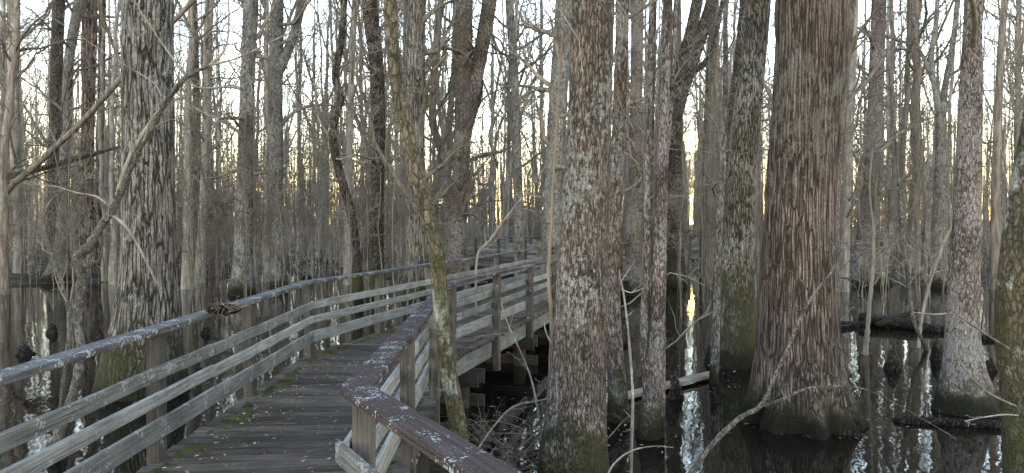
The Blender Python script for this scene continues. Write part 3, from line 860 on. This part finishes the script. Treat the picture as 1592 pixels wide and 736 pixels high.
tag(merge_far("distant_woods", 1000, (62, 135), (9, 25), (0.05, 0.17), 'far_c', 31, 11, 4, 2), "grey mass of bare distant trees closing off the view", "woods")
tag(merge_far("distant_woods", 190, (48, 120), (12, 25), (0.05, 0.2), 'far_a', 35, 12, 5, 2, spread=0.085, az=SUN_AZ, gap=0.5), "grey-brown mass of bare distant trees around the low sun", "woods")
tag(merge_far("thicket", 5200, (38, 112), (3.0, 13), (0.012, 0.042), 'stem', 32, 8, 3, 0, lean=0.05), "thicket of thin grey stems filling the space between trunks", "thicket")
tag(merge_far("saplings", 520, (19, 46), (3.0, 9.5), (0.010, 0.034), 'twig', 34, 12, 5, 2, lean=0.09), "scattered crooked bare saplings and their twigs between the nearer trunks", "saplings")
tag(merge_far("undergrowth", 2000, (24, 80), (0.9, 3.2), (0.006, 0.014), 'stem', 33, 8, 4, 0, lean=0.12), "low brown tangle of bare shrub twigs over the far bank", "undergrowth")

# ------------------------------------------------------------------ saplings, branches and logs
def stick(b, path, d, n=None, sides=6, base=None, jit=0.0):
    """Adds a bent stick through photo pixels (px, py, width px[, distance]) to b."""
    P = np.array([(*at(p[0], p[1], p[3] if len(p) > 3 else d), 0.82 * p[2] * (p[3] if len(p) > 3 else d) / F / 2) for p in path])
    S = resample(P, n or max(8, len(P) * 7))
    S[:, 3] = np.maximum(S[:, 3], 0.002)
    if jit: S[1:-1, :3] += g.normal(0, jit, (len(S) - 2, 3))
    if base is not None: S[:, :3] -= base
    r = S[:, 3][:, None] * (1 + 0.05 * g.normal(size=(len(S), sides)) + 0.10 * g.normal(size=(len(S), 1)))
    b.tubes(S[None, :, :3], r[None], sides)
    return S


def sprout(b, S, n, L, mat=None, t=(0.3, 0.98), up=0.02, n2=3):
    Q, RR = grow(S[None, :, :3], S[None, :, 3], n, t[0], t[1], L, (30, 75), up, 0.4, 7, 0.22, g, 0.0022)
    b.tubes(Q, RR, 4)
    if n2:
        q, r = grow(Q, RR, n2, 0.25, 0.95, L * 0.45, (25, 65), up, 0.6, 5, 0.25, g, 0.0016)
        b.tubes(q, r, 3)


def sapling(name, label, cat, mat, d, main, sides=8, side_sticks=(), n=8, L=0.5, t=(0.3, 0.98), n2=3, smat=None, up=0.03):
    base = at(main[0][0], main[0][1], main[0][3] if len(main[0]) > 3 else d)
    root = tag(empty(name, tuple(base)), label, cat)
    b = MB(); S = stick(b, main, d, sides=sides, base=base); b.build("stem", M[mat], root)
    b = MB(); used = False
    for sp in side_sticks:
        S2 = stick(b, sp, d, sides=6, base=base); used = True
        if n2: sprout(b, S2, 4, L * 0.7, up=up, n2=2)
    if n: sprout(b, S, n, L, t=t, n2=n2, up=up); used = True
    if used: b.build("crown", M[smat or mat], root)
    return root


g = np.random.default_rng(77)
sapling("leaning_sapling", "crooked lichen-grey sapling with a mossy burl, leaning right across the furrowed trunk", "sapling", 'sapling_bark', 7.6,
        [(76, 722, 22), (100, 655, 21), (120, 590, 18), (126, 545, 16), (121, 500, 17), (125, 455, 19), (129, 425, 23), (121, 402, 21), (136, 386, 16), (155, 355, 14), (176, 325, 13), (192, 288, 12), (208, 252, 11), (230, 208, 11), (256, 163, 10), (280, 130, 9), (300, 114, 8), (326, 102, 6)],
        10, [[(326, 102, 6), (345, 84, 4.5), (354, 60, 3.6), (356, 20, 3), (352, -40, 2)], [(318, 106, 5), (352, 96, 4), (380, 110, 3), (391, 135, 2), (388, 160, 1.5)], [(330, 101, 5), (365, 92, 3.6), (405, 74, 2.8), (450, 52, 2), (500, 38, 1.4)],
             [(290, 121, 4.5), (268, 90, 3.5), (240, 50, 3), (208, 0, 2), (190, -40, 1.6)], [(180, 318, 8), (192, 270, 8), (214, 222, 7.5), (240, 182, 6.5), (262, 158, 5)],
             [(176, 325, 5), (150, 306, 4), (120, 300, 3), (85, 290, 2.2), (40, 286, 1.5)], [(170, 332, 6), (195, 352, 5.5), (216, 385, 4.5), (236, 425, 3), (243, 440, 2)], [(256, 163, 4), (240, 130, 3), (200, 105, 2), (160, 80, 1.4), (100, 40, 1.2), (40, 0, 1)]], n=9, L=0.55, t=(0.55, 0.98), smat='twig')
sapling("pale_sapling", "thin pale sapling bending left beside the burled lichen-grey sapling", "sapling", 'sapling_bark', 8.4,
        [(88, 682, 9), (96, 620, 9), (104, 555, 9), (108, 495, 9), (101, 460, 8.5), (91, 425, 8), (81, 395, 8), (72, 368, 7), (68, 340, 6), (80, 312, 5), (106, 294, 3), (150, 270, 2)], 8, n=10, L=0.45, smat='twig')
sapling("leaning_sapling", "bare pale sapling arching out of the dark water in front of the massive reddish cypress", "sapling", 'sapling_bark', 4.3,
        [(968, 1002, 15), (1010, 870, 14), (1060, 760, 12.5), (1100, 700, 11), (1145, 654, 10), (1183, 630, 9), (1205, 585, 8), (1226, 540, 7.5), (1246, 492, 6.5), (1266, 456, 5.5), (1290, 427, 4.5), (1301, 398, 3), (1290, 372, 2)],
        8, [[(1180, 632, 7.5), (1215, 622, 6.5), (1252, 605, 6), (1290, 602, 5), (1318, 601, 4.5), (1355, 609, 4), (1400, 632, 3), (1442, 656, 2.4), (1486, 682, 1.6)], [(1262, 462, 3.5), (1240, 430, 2.6), (1200, 408, 2), (1160, 392, 1.3)],
            [(1290, 427, 3), (1318, 434, 2.2), (1345, 430, 1.4)], [(1300, 400, 2.6), (1318, 382, 2.4), (1360, 376, 2), (1400, 366, 1.5)], [(1222, 622, 3), (1212, 600, 2.2), (1216, 594, 1.5)]], n=5, L=0.22, t=(0.6, 0.98), n2=2)
sapling("pale_sapling", "slim pale sapling with bent foot standing at the fallen logs", "sapling", 'sapling_bark', 14.0,
        [(1440, 547, 8), (1434, 530, 7.5), (1421, 500, 7.5), (1413, 450, 7.5), (1408, 400, 7), (1402, 350, 6.5), (1399, 300, 5.5), (1394, 240, 4.5), (1388, 170, 3.5), (1380, 100, 2.5)], 8, n=14, L=0.9, smat='twig')
sapling("pale_sapling", "slanting olive-grey sapling right of the slim pale one with bent foot", "sapling", 'twig', 14.4,
        [(1428, 541, 7), (1432, 500, 6.5), (1442, 455, 6), (1456, 408, 5.5), (1476, 360, 5), (1505, 310, 4), (1530, 280, 2.6)], 8, n=12, L=0.8)
sapling("dead_sapling", "upright dark-footed sapling stuck through the near end of the fallen logs", "sapling", 'twig', 13.6,
        [(1345, 552, 13), (1349, 510, 9), (1352, 470, 8), (1357, 420, 7), (1358, 360, 5), (1352, 300, 4), (1356, 230, 3)], 8, n=12, L=0.8)
sapling("bare_sapling", "spindly two-pronged sapling rising between the blotched trunk and the twin-stemmed tree", "sapling", 'twig_pale', 6.0,
        [(981, 818, 7), (981, 740, 6.5), (983, 660, 6), (983, 600, 5.5), (977, 520, 5), (970, 460, 4), (964, 432, 3), (963, 418, 2)], 6,
        [[(964, 440, 3), (975, 424, 2.5), (988, 405, 1.5)], [(966, 450, 3), (982, 455, 2.4), (1000, 448, 1.5)]], n=3, L=0.18, n2=1)
sapling("arching_twig", "thin pale twig arching low over the water at the foot of the blotched trunk", "branch", 'twig_pale', 5.0,
        [(930, 925, 4), (936, 800, 4), (944, 742, 3.8), (960, 716, 3.5), (985, 700, 3), (1018, 694, 2.4), (1046, 696, 1.6)], 6, n=0, n2=0)
sapling("bare_sapling", "tall hair-thin sapling whose reddish stem crosses in front of the far boardwalk corner", "sapling", 'twig', 13.0,
        [(738, 562, 6), (740, 480, 5), (742, 400, 5), (760, 376, 5), (782, 345, 4.5), (800, 322, 4), (830, 285, 3), (860, 240, 2)], 6, n=8, L=0.7)
sapling("bare_sapling", "thin straight brown sapling hugging the left side of the blotched trunk", "sapling", 'twig_brown', 7.6,
        [(856, 716, 9), (856, 600, 8), (857, 500, 7), (853, 430, 7), (856, 360, 6), (862, 250, 5), (870, 120, 4), (880, -20, 3)], 8, n=8, L=0.6)

# branches of the near right-hand trunk
t6 = next(o for o in bpy.data.objects if o.get("label", "").startswith("near mossy trunk"))
bs = np.array(t6.location)
for path in ([(1578, 548, 6, 4.6), (1545, 528, 5, 4.4), (1512, 506, 4.2, 4.2), (1485, 489, 3.6, 4.1), (1452, 489, 3, 4.0), (1420, 486, 2, 4.0)], [(1580, 632, 4.5, 4.5), (1553, 620, 4, 4.3), (1526, 603, 3.6, 4.2), (1503, 577, 3, 4.1), (1483, 547, 2, 4.0)],
             [(1582, 646, 3.5, 4.5), (1560, 645, 3, 4.3), (1530, 649, 2.6, 4.2), (1500, 655, 2, 4.1)]):
    b = MB(); S = stick(b, path, 4, base=bs)
    if path[0][1] < 600:
        stick(b, [(1485, 489, 3, 4.1), (1487, 462, 2.6, 4.1), (1491, 438, 2.2, 4.1), (1496, 414, 1.4, 4.1)], 4, base=bs)
    else: sprout(b, S, 3, 0.14, n2=0)
    b.build("branch", M['twig_pale'], t6)

# brush pile
root = tag(empty("brush_pile", (0.05, 7.6, 0)), "tangled heap of bare drowned branches in the dark water right of the walkway", "brush pile")
b = MB(); bs = np.array([0.05, 7.6, 0])
B = 46
P = np.zeros((B, 9, 3)); P[:, 0] = np.column_stack([g.normal(0, 0.32, B), g.normal(0, 0.3, B), g.uniform(-0.1, 0.15, B)])
dv = np.column_stack([g.normal(0, 1, B), g.normal(0, .8, B), g.uniform(-0.02, 0.75, B)]); dv /= np.linalg.norm(dv, axis=1, keepdims=True)
ln = g.uniform(0.35, 1.1, B)
for k in range(1, 9):
    dv = dv + g.normal(0, 0.16, dv.shape) + np.array([0, 0, -0.05]); dv /= np.linalg.norm(dv, axis=1, keepdims=True)
    P[:, k] = P[:, k - 1] + dv * (ln / 8)[:, None]
Rr = g.uniform(0.004, 0.012, B)[:, None] * np.linspace(1, 0.35, 9)[None]
b.tubes(P, Rr, 5)
q, r = grow(P, Rr, 6, 0.1, 0.95, 0.35, (25, 75), 0.0, 0.6, 6, 0.25, g, 0.002); b.tubes(q, r, 4)
q2, r2 = grow(q, r, 4, 0.1, 0.95, 0.16, (25, 75), 0.0, 0.6, 4, 0.25, g, 0.0015); b.tubes(q2, r2, 3)
b.build("branches", M['twig'], root)
b = MB()
S = stick(b, [(838, 650, 5), (826, 590, 4), (806, 540, 3.5), (790, 505, 3), (779, 470, 2.5)], 7.6, base=bs); sprout(b, S, 5, 0.4)
S = stick(b, [(845, 660, 5), (858, 610, 4), (868, 560, 3), (850, 520, 3), (846, 500, 2)], 7.4, base=bs); sprout(b, S, 5, 0.3)
S = stick(b, [(742, 700, 4), (770, 660, 4), (800, 632, 3.5), (850, 620, 3), (890, 600, 2)], 7.2, base=bs); sprout(b, S, 6, 0.3)
b.build("long_branch", M['twig_pale'], root)


# logs
def log(name, label, mat, a, c, r0, r1, bend=0.05, stubs=4, cat="log", sides=14, group=None):
    a, c = np.array(a, float), np.array(c, float)
    base = (a + c) / 2
    n = 18; t = np.linspace(0, 1, n)[:, None]
    P = a + (c - a) * t - base
    L = np.linalg.norm(c - a)
    P[1:-1] += np.cumsum(g.normal(0, bend * L / n, (n - 2, 3)), 0) * np.sin(math.pi * t[1:-1])
    rr = (r0 + (r1 - r0) * t[:, 0]); rr[0] *= 0.7; rr[-1] *= 0.5
    b = MB(); b.tubes(P[None], trunk_rings(P * 0 + np.array([0, 0, 9]), rr, sides, 0, 0.10, 0, 1, int(g.integers(0, 999)))[None], sides)
    for e, rad in ((0, rr[0]), (-1, rr[-1])):
        d = (P[1] - P[0]) if e == 0 else (P[-2] - P[-1]); d /= np.linalg.norm(d)
        b.tubes(np.array([P[e], P[e] - d * 0.02, P[e] - d * 0.022])[None], np.array([[rad, rad * 0.6, 0.001]]), sides)
    root = tag(empty(name, tuple(base)), label, cat, group)
    if stubs:
        Q, RR = grow(P[None], rr[None], stubs, 0.15, 0.95, max(0.5, L * 0.22), (30, 80), 0.05, 0.35, 6, 0.2, g, 0.01); b.tubes(Q, RR, 6)
        q, r = grow(Q, RR, 3, 0.3, 0.95, L * 0.1, (30, 70), 0.0, 0.5, 5, 0.25, g, 0.004); b.tubes(q, r, 4)
    b.build("trunk", M[mat], root)
    return root


M['log'] = bark("wet_log_bark", (0.015, 0.011, 0.009), (0.146, 0.112, 0.087), 18, 0.5, 0.3, (0.3, 0.28, 0.25), 9, 0.0, 1, 0.03)
def wp(px, d, z): return ((px - 796) / F * d, d, z)
log("fallen_log", "thick grey fallen log lying on the water between the cypress and the flecked pinkish trunk", 'log', wp(1338, 17.6, 0.17), wp(1492, 16.2, 0.02), 0.15, 0.10, stubs=5)
log("fallen_log", "thinner pale log crossing on top of the thick grey fallen log", 'dead_bark', wp(1365, 16.9, 0.10), wp(1428, 17.6, 0.34), 0.07, 0.05, stubs=3)
log("fallen_log", "low wet log reaching from the reddish cypress's water toward the fallen logs", 'log', wp(1288, 17.0, 0.05), wp(1420, 18.2, 0.04), 0.10, 0.06, stubs=3)
log("fallen_log", "half-sunk twiggy log lying across the reflections at the foot of the flecked pinkish trunk", 'log', wp(1395, 9.05, 0.01), wp(1625, 8.6, 0.03), 0.065, 0.05, stubs=9, bend=0.08)
log("fallen_log", "short wet branch afloat right behind the flecked pinkish trunk", 'log', wp(1500, 15.5, 0.05), wp(1600, 15.0, 0.03), 0.07, 0.05, stubs=3)
log("fallen_log", "long thin log resting along the left bank behind the burled sapling", 'log', wp(-30, 37.5, 0.42), wp(245, 36.0, 0.46), 0.12, 0.08, stubs=3)
log("fallen_log", "heavy black log on the left bank below the long thin one", 'log', wp(20, 36, 0.12), wp(180, 34.8, 0.12), 0.22, 0.17, stubs=3)
log("fallen_log", "dark log on the bank between the swollen-footed tree and the mossy-footed grey tree", 'log', wp(278, 35.8, 0.25), wp(392, 36.8, 0.3), 0.15, 0.11, stubs=3)
log("fallen_log", "grey log heap stem on the bank behind the middle of the railing", 'log', wp(468, 36.5, 0.35), wp(560, 37.6, 0.5), 0.12, 0.09, stubs=6)
log("dead_tree", "dark dead trunk slanting in from the left edge at mid height", 'log', at(-640, 452, 29), at(188, 228, 27), 0.20, 0.08, 0.05, 7, "fallen tree")
log("dead_tree", "pale dead tree leaning steeply rightward behind the furrowed trunk", 'far_b', at(-130, 448, 26.5), at(330, -30, 25), 0.12, 0.07, 0.05, 10, "fallen tree")

b = MB(); b.board(wp(966, 10.1, 0.05), wp(1110, 11.6, 0.07), 0.20, 0.05, seg=8, warp=0.006)
tag(b.build("floating_plank", M['drift']), "loose pale plank afloat across the sunlit water strip", "plank")

# cypress knees
def knee(label, px, py, h, r, grp=None):
    d = CAMZ * F / (py - HOR); x = (px - 796) / F * d
    n = 10; t = np.linspace(0, 1, n)
    P = np.column_stack([np.cumsum(g.normal(0, 0.012, n)), np.cumsum(g.normal(0, 0.012, n)), -0.15 + (h + 0.15) * t])
    rr = r * (1 - t ** 1.6) ** 0.6 * (1 + 0.5 * np.exp(-t * 5)); rr = np.maximum(rr, 0.004)
    b = MB(); b.tubes(P[None], trunk_rings(P, rr, 16, 0.25, 0.12, 0.1, 0.1, int(g.integers(0, 9999)), 5)[None], 16)
    o = b.build("cypress_knee", M['log'], None, (x, d, 0))
    tag(o, label, "cypress knee", "cypress knees")


for a in [("taller of the two cypress knees standing in black water by the walkway piles", 742, 604, 0.40, 0.07), ("shorter left one of two cypress knees by the walkway piles", 731, 602, 0.30, 0.06),
          ("pointed reddish cypress knee close to the walkway pile behind the brush heap", 822, 545, 0.55, 0.10), ("stubby cypress knee in front of the reddish cypress's flutes", 1201, 738, 0.22, 0.05),
          ("dark stump-like knee poking through the sunlit strip by the floating plank", 1054, 622, 0.42, 0.09), ("low black knee in left water before the burled sapling", 40, 552, 0.22, 0.13),
          ("paired black knee nearest the furrowed trunk on its left", 156, 528, 0.22, 0.09), ("small black knob of a knee left of the burled sapling", 76, 520, 0.24, 0.12),
          ("thin dark knee right of the floating plank", 1118, 628, 0.2, 0.06), ("dark knee in front of the fallen logs", 1392, 575, 0.35, 0.13), ("split dark knee beside the bent-footed sapling", 1462, 560, 0.4, 0.12),
          ("black knee under the lichen patch of the right-edge trunk", 1545, 578, 0.2, 0.12), ("solitary knee far out in the water behind the railing's second bay", 318, 520, 0.25, 0.1)]:
    knee(*a)

# moss along the deck edges, leaf litter, twigs, the clump on the rail
b = MB()
for side in (-1, 1):
    for sgi in (0, 1, 2):
        e0, e1 = offset_path(CL, side * (HALF - 0.095))[[sgi, sgi + 1]]; i0, i1 = offset_path(CL, side * (HALF - 0.36))[[sgi, sgi + 1]]
        L = np.linalg.norm(e1 - e0); n, w = int(L / 0.03), 10
        tt, ww = np.meshgrid(np.linspace(0, 1, n), np.linspace(0, 1, w), indexing='ij')
        xy = (e0 + (e1 - e0) * tt[..., None]) * (1 - ww[..., None]) + (i0 + (i1 - i0) * tt[..., None]) * ww[..., None]
        nz = 0.6 * hash_noise(xy[..., 0], xy[..., 1], 0.22, 5) + 0.4 * hash_noise(xy[..., 0], xy[..., 1], 0.06, 6) + 0.25 * g.random(tt.shape) - 0.12
        z = DECK - 0.016 + 0.055 * (nz - (0.0 if side == -1 else 0.15) - 0.80 * ww ** 0.9)
        V = np.concatenate([xy, z[..., None]], -1)
        i, j = np.meshgrid(np.arange(n - 1), np.arange(w - 1), indexing='ij')
        q = np.stack([i * w + j, (i + 1) * w + j, (i + 1) * w + j + 1, i * w + j + 1], -1)
        if side == 1: q = q[..., ::-1]
        b.add(V, q)
tag(b.build("moss", M['moss']), kind='stuff')


def leaf_quads(b, pts, size, curl=0.35):
    for p in pts:
        a = g.uniform(0, 6.28); s = size * g.uniform(0.5, 1.4); w = s * g.uniform(0.3, 0.6)
        u = np.array([math.cos(a), math.sin(a), g.normal(0, 0.15)]); v = np.array([-math.sin(a), math.cos(a), g.normal(0, 0.15)])
        c = np.array([0, 0, s * curl * g.random()])
        V = [p - u * s, p - v * w * .8 + c, p + u * s, p + v * w * .8 + c]
        b.add(V, [(0, 1, 2, 3)], tone=float(g.random() ** 1.5), smooth=False)


pts = []
for k in range(2000):
    sgi = int(g.choice([0, 1, 1, 2])); t = g.random(); o = g.uniform(-1, 1); o = np.sign(o) * abs(o) ** 0.6 * (HALF - 0.1)
    pth = offset_path(CL, o); pts.append(np.array([*(pth[sgi] + (pth[sgi + 1] - pth[sgi]) * t), DECK + 0.006]))
b = MB(); leaf_quads(b, pts, 0.018)
tag(b.build("leaf_litter", M['leaf']), kind='stuff')
pts = []
for k in range(4200):
    d = 6 + 34 * g.random() ** 1.4; x = g.uniform(-0.72, 0.72) * d
    if hash_noise(x, d, 3.0, 9) * 0.6 + hash_noise(x, d, 0.9, 10) * 0.4 > 0.56 and dist_walk(x, d) > 1.0: pts.append(np.array([x, d, 0.006]))
for mx, my, mr_ in MAIN:
    if my < 26:
        for k in range(34):
            a = g.uniform(0, 6.28); rr_ = mr_ * 0.5 * (1 + 1.1 * g.random() ** 2)
            pts.append(np.array([mx + rr_ * math.cos(a), my + rr_ * math.sin(a), 0.006]))
pts = [p for p in pts if dist_walk(p[0], p[1]) > 1.0]
b = MB(); leaf_quads(b, pts, 0.028, 0.15)
tag(b.build("floating_leaves", M['leaf']), kind='stuff')

for k in range(26):
    sgi = int(g.choice([1, 1, 2])); t = g.uniform(0.05, 0.9); pth = offset_path(CL, g.uniform(-0.6, 0.65)); p = pth[sgi] + (pth[sgi + 1] - pth[sgi]) * t
    L = g.uniform(0.08, 0.32); a = g.uniform(0, 6.28); n = 7
    P = np.zeros((n, 3)); dv = np.array([math.cos(a), math.sin(a), 0])
    for i in range(1, n):
        dv = dv + np.array([*g.normal(0, 0.22, 2), 0]); dv /= np.linalg.norm(dv); P[i] = P[i - 1] + dv * L / (n - 1)
    P[:, 2] = 0.006
    rr = np.linspace(0.005, 0.002, n) * g.uniform(0.7, 1.2)
    b = MB(); b.tubes(P[None], rr[None], 6)
    q, r = grow(P[None], rr[None], 2, 0.3, 0.8, L * 0.4, (30, 60), 0, 0.6, 4, 0.1, g, 0.0015); q[..., 2] = 0.005; b.tubes(q, r, 4)
    tag(b.build("twig", M['twig_pale' if g.random() < .6 else 'twig_brown'], None, (*p, DECK)), "small dry twig fallen on the dark deck planks", "twig", "twigs fallen on the deck")

c = at(348, 478, 5.85)
root = tag(empty("debris_clump", tuple(c - np.array([0, 0, 0.012]))), "dark clump of leaves, moss and twigs caught on top of the left railing", "debris clump")
b = MB()
th = np.linspace(0.02, math.pi - 0.02, 12)
sp_ = np.column_stack([-np.cos(th) * 0.16, -np.cos(th) * 0.05, np.zeros(12) - 0.005])
b.tubes(sp_[None], (np.sin(th)[:, None] * 0.045 * (1 + 0.35 * g.normal(size=(12, 16))))[None], 16)
b.build("moss_lump", M['log'], root)
b = MB(); B = 70
P = np.zeros((B, 5, 3)); P[:, 0] = g.normal(0, 1, (B, 3)) * np.array([0.08, 0.035, 0.015]); dv = g.normal(0, 1, (B, 3)) * np.array([1, .6, .4]); dv /= np.linalg.norm(dv, axis=1, keepdims=True)
for k in range(1, 5):
    dv += g.normal(0, 0.3, dv.shape); dv /= np.linalg.norm(dv, axis=1, keepdims=True); P[:, k] = P[:, k - 1] + dv * 0.035
b.tubes(P, np.full((B, 5), 0.0025) * np.linspace(1, .5, 5), 4)
b.build("twigs", M['twig_brown'], root)
b = MB(); leaf_quads(b, g.normal(0, 1, (60, 3)) * np.array([0.08, 0.04, 0.015]) + np.array([0, 0, 0.01]), 0.014); b.build("leaves", M['leaf'], root)
root.scale = (0.8, 0.8, 0.75)

# ------------------------------------------------------------------ thin scattering volume, added for a warm glow around the sun
hm = bpy.data.materials.new("thin_added_glow_haze"); hm.use_nodes = True
ht = hm.node_tree; ht.nodes.clear()
ho = ht.nodes.new("ShaderNodeOutputMaterial"); hv = ht.nodes.new("ShaderNodeVolumePrincipled")
hv.inputs["Color"].default_value = (0.9, 0.9, 0.9, 1); hv.inputs["Density"].default_value = 0.0003; hv.inputs["Anisotropy"].default_value = 0.92
ht.links.new(hv.outputs[0], ho.inputs["Volume"])
b = MB()
x0, x1, y0, y1, z0, z1 = -605, 605, -605, 605, -1.8, 40
V = [(x, y, z) for x in (x0, x1) for y in (y0, y1) for z in (z0, z1)]
b.add(V, [(0, 1, 3, 2), (4, 6, 7, 5), (0, 4, 5, 1), (2, 3, 7, 6), (0, 2, 6, 4), (1, 5, 7, 3)], smooth=False)
tag(b.build("added_glow_haze", hm), kind='stuff')
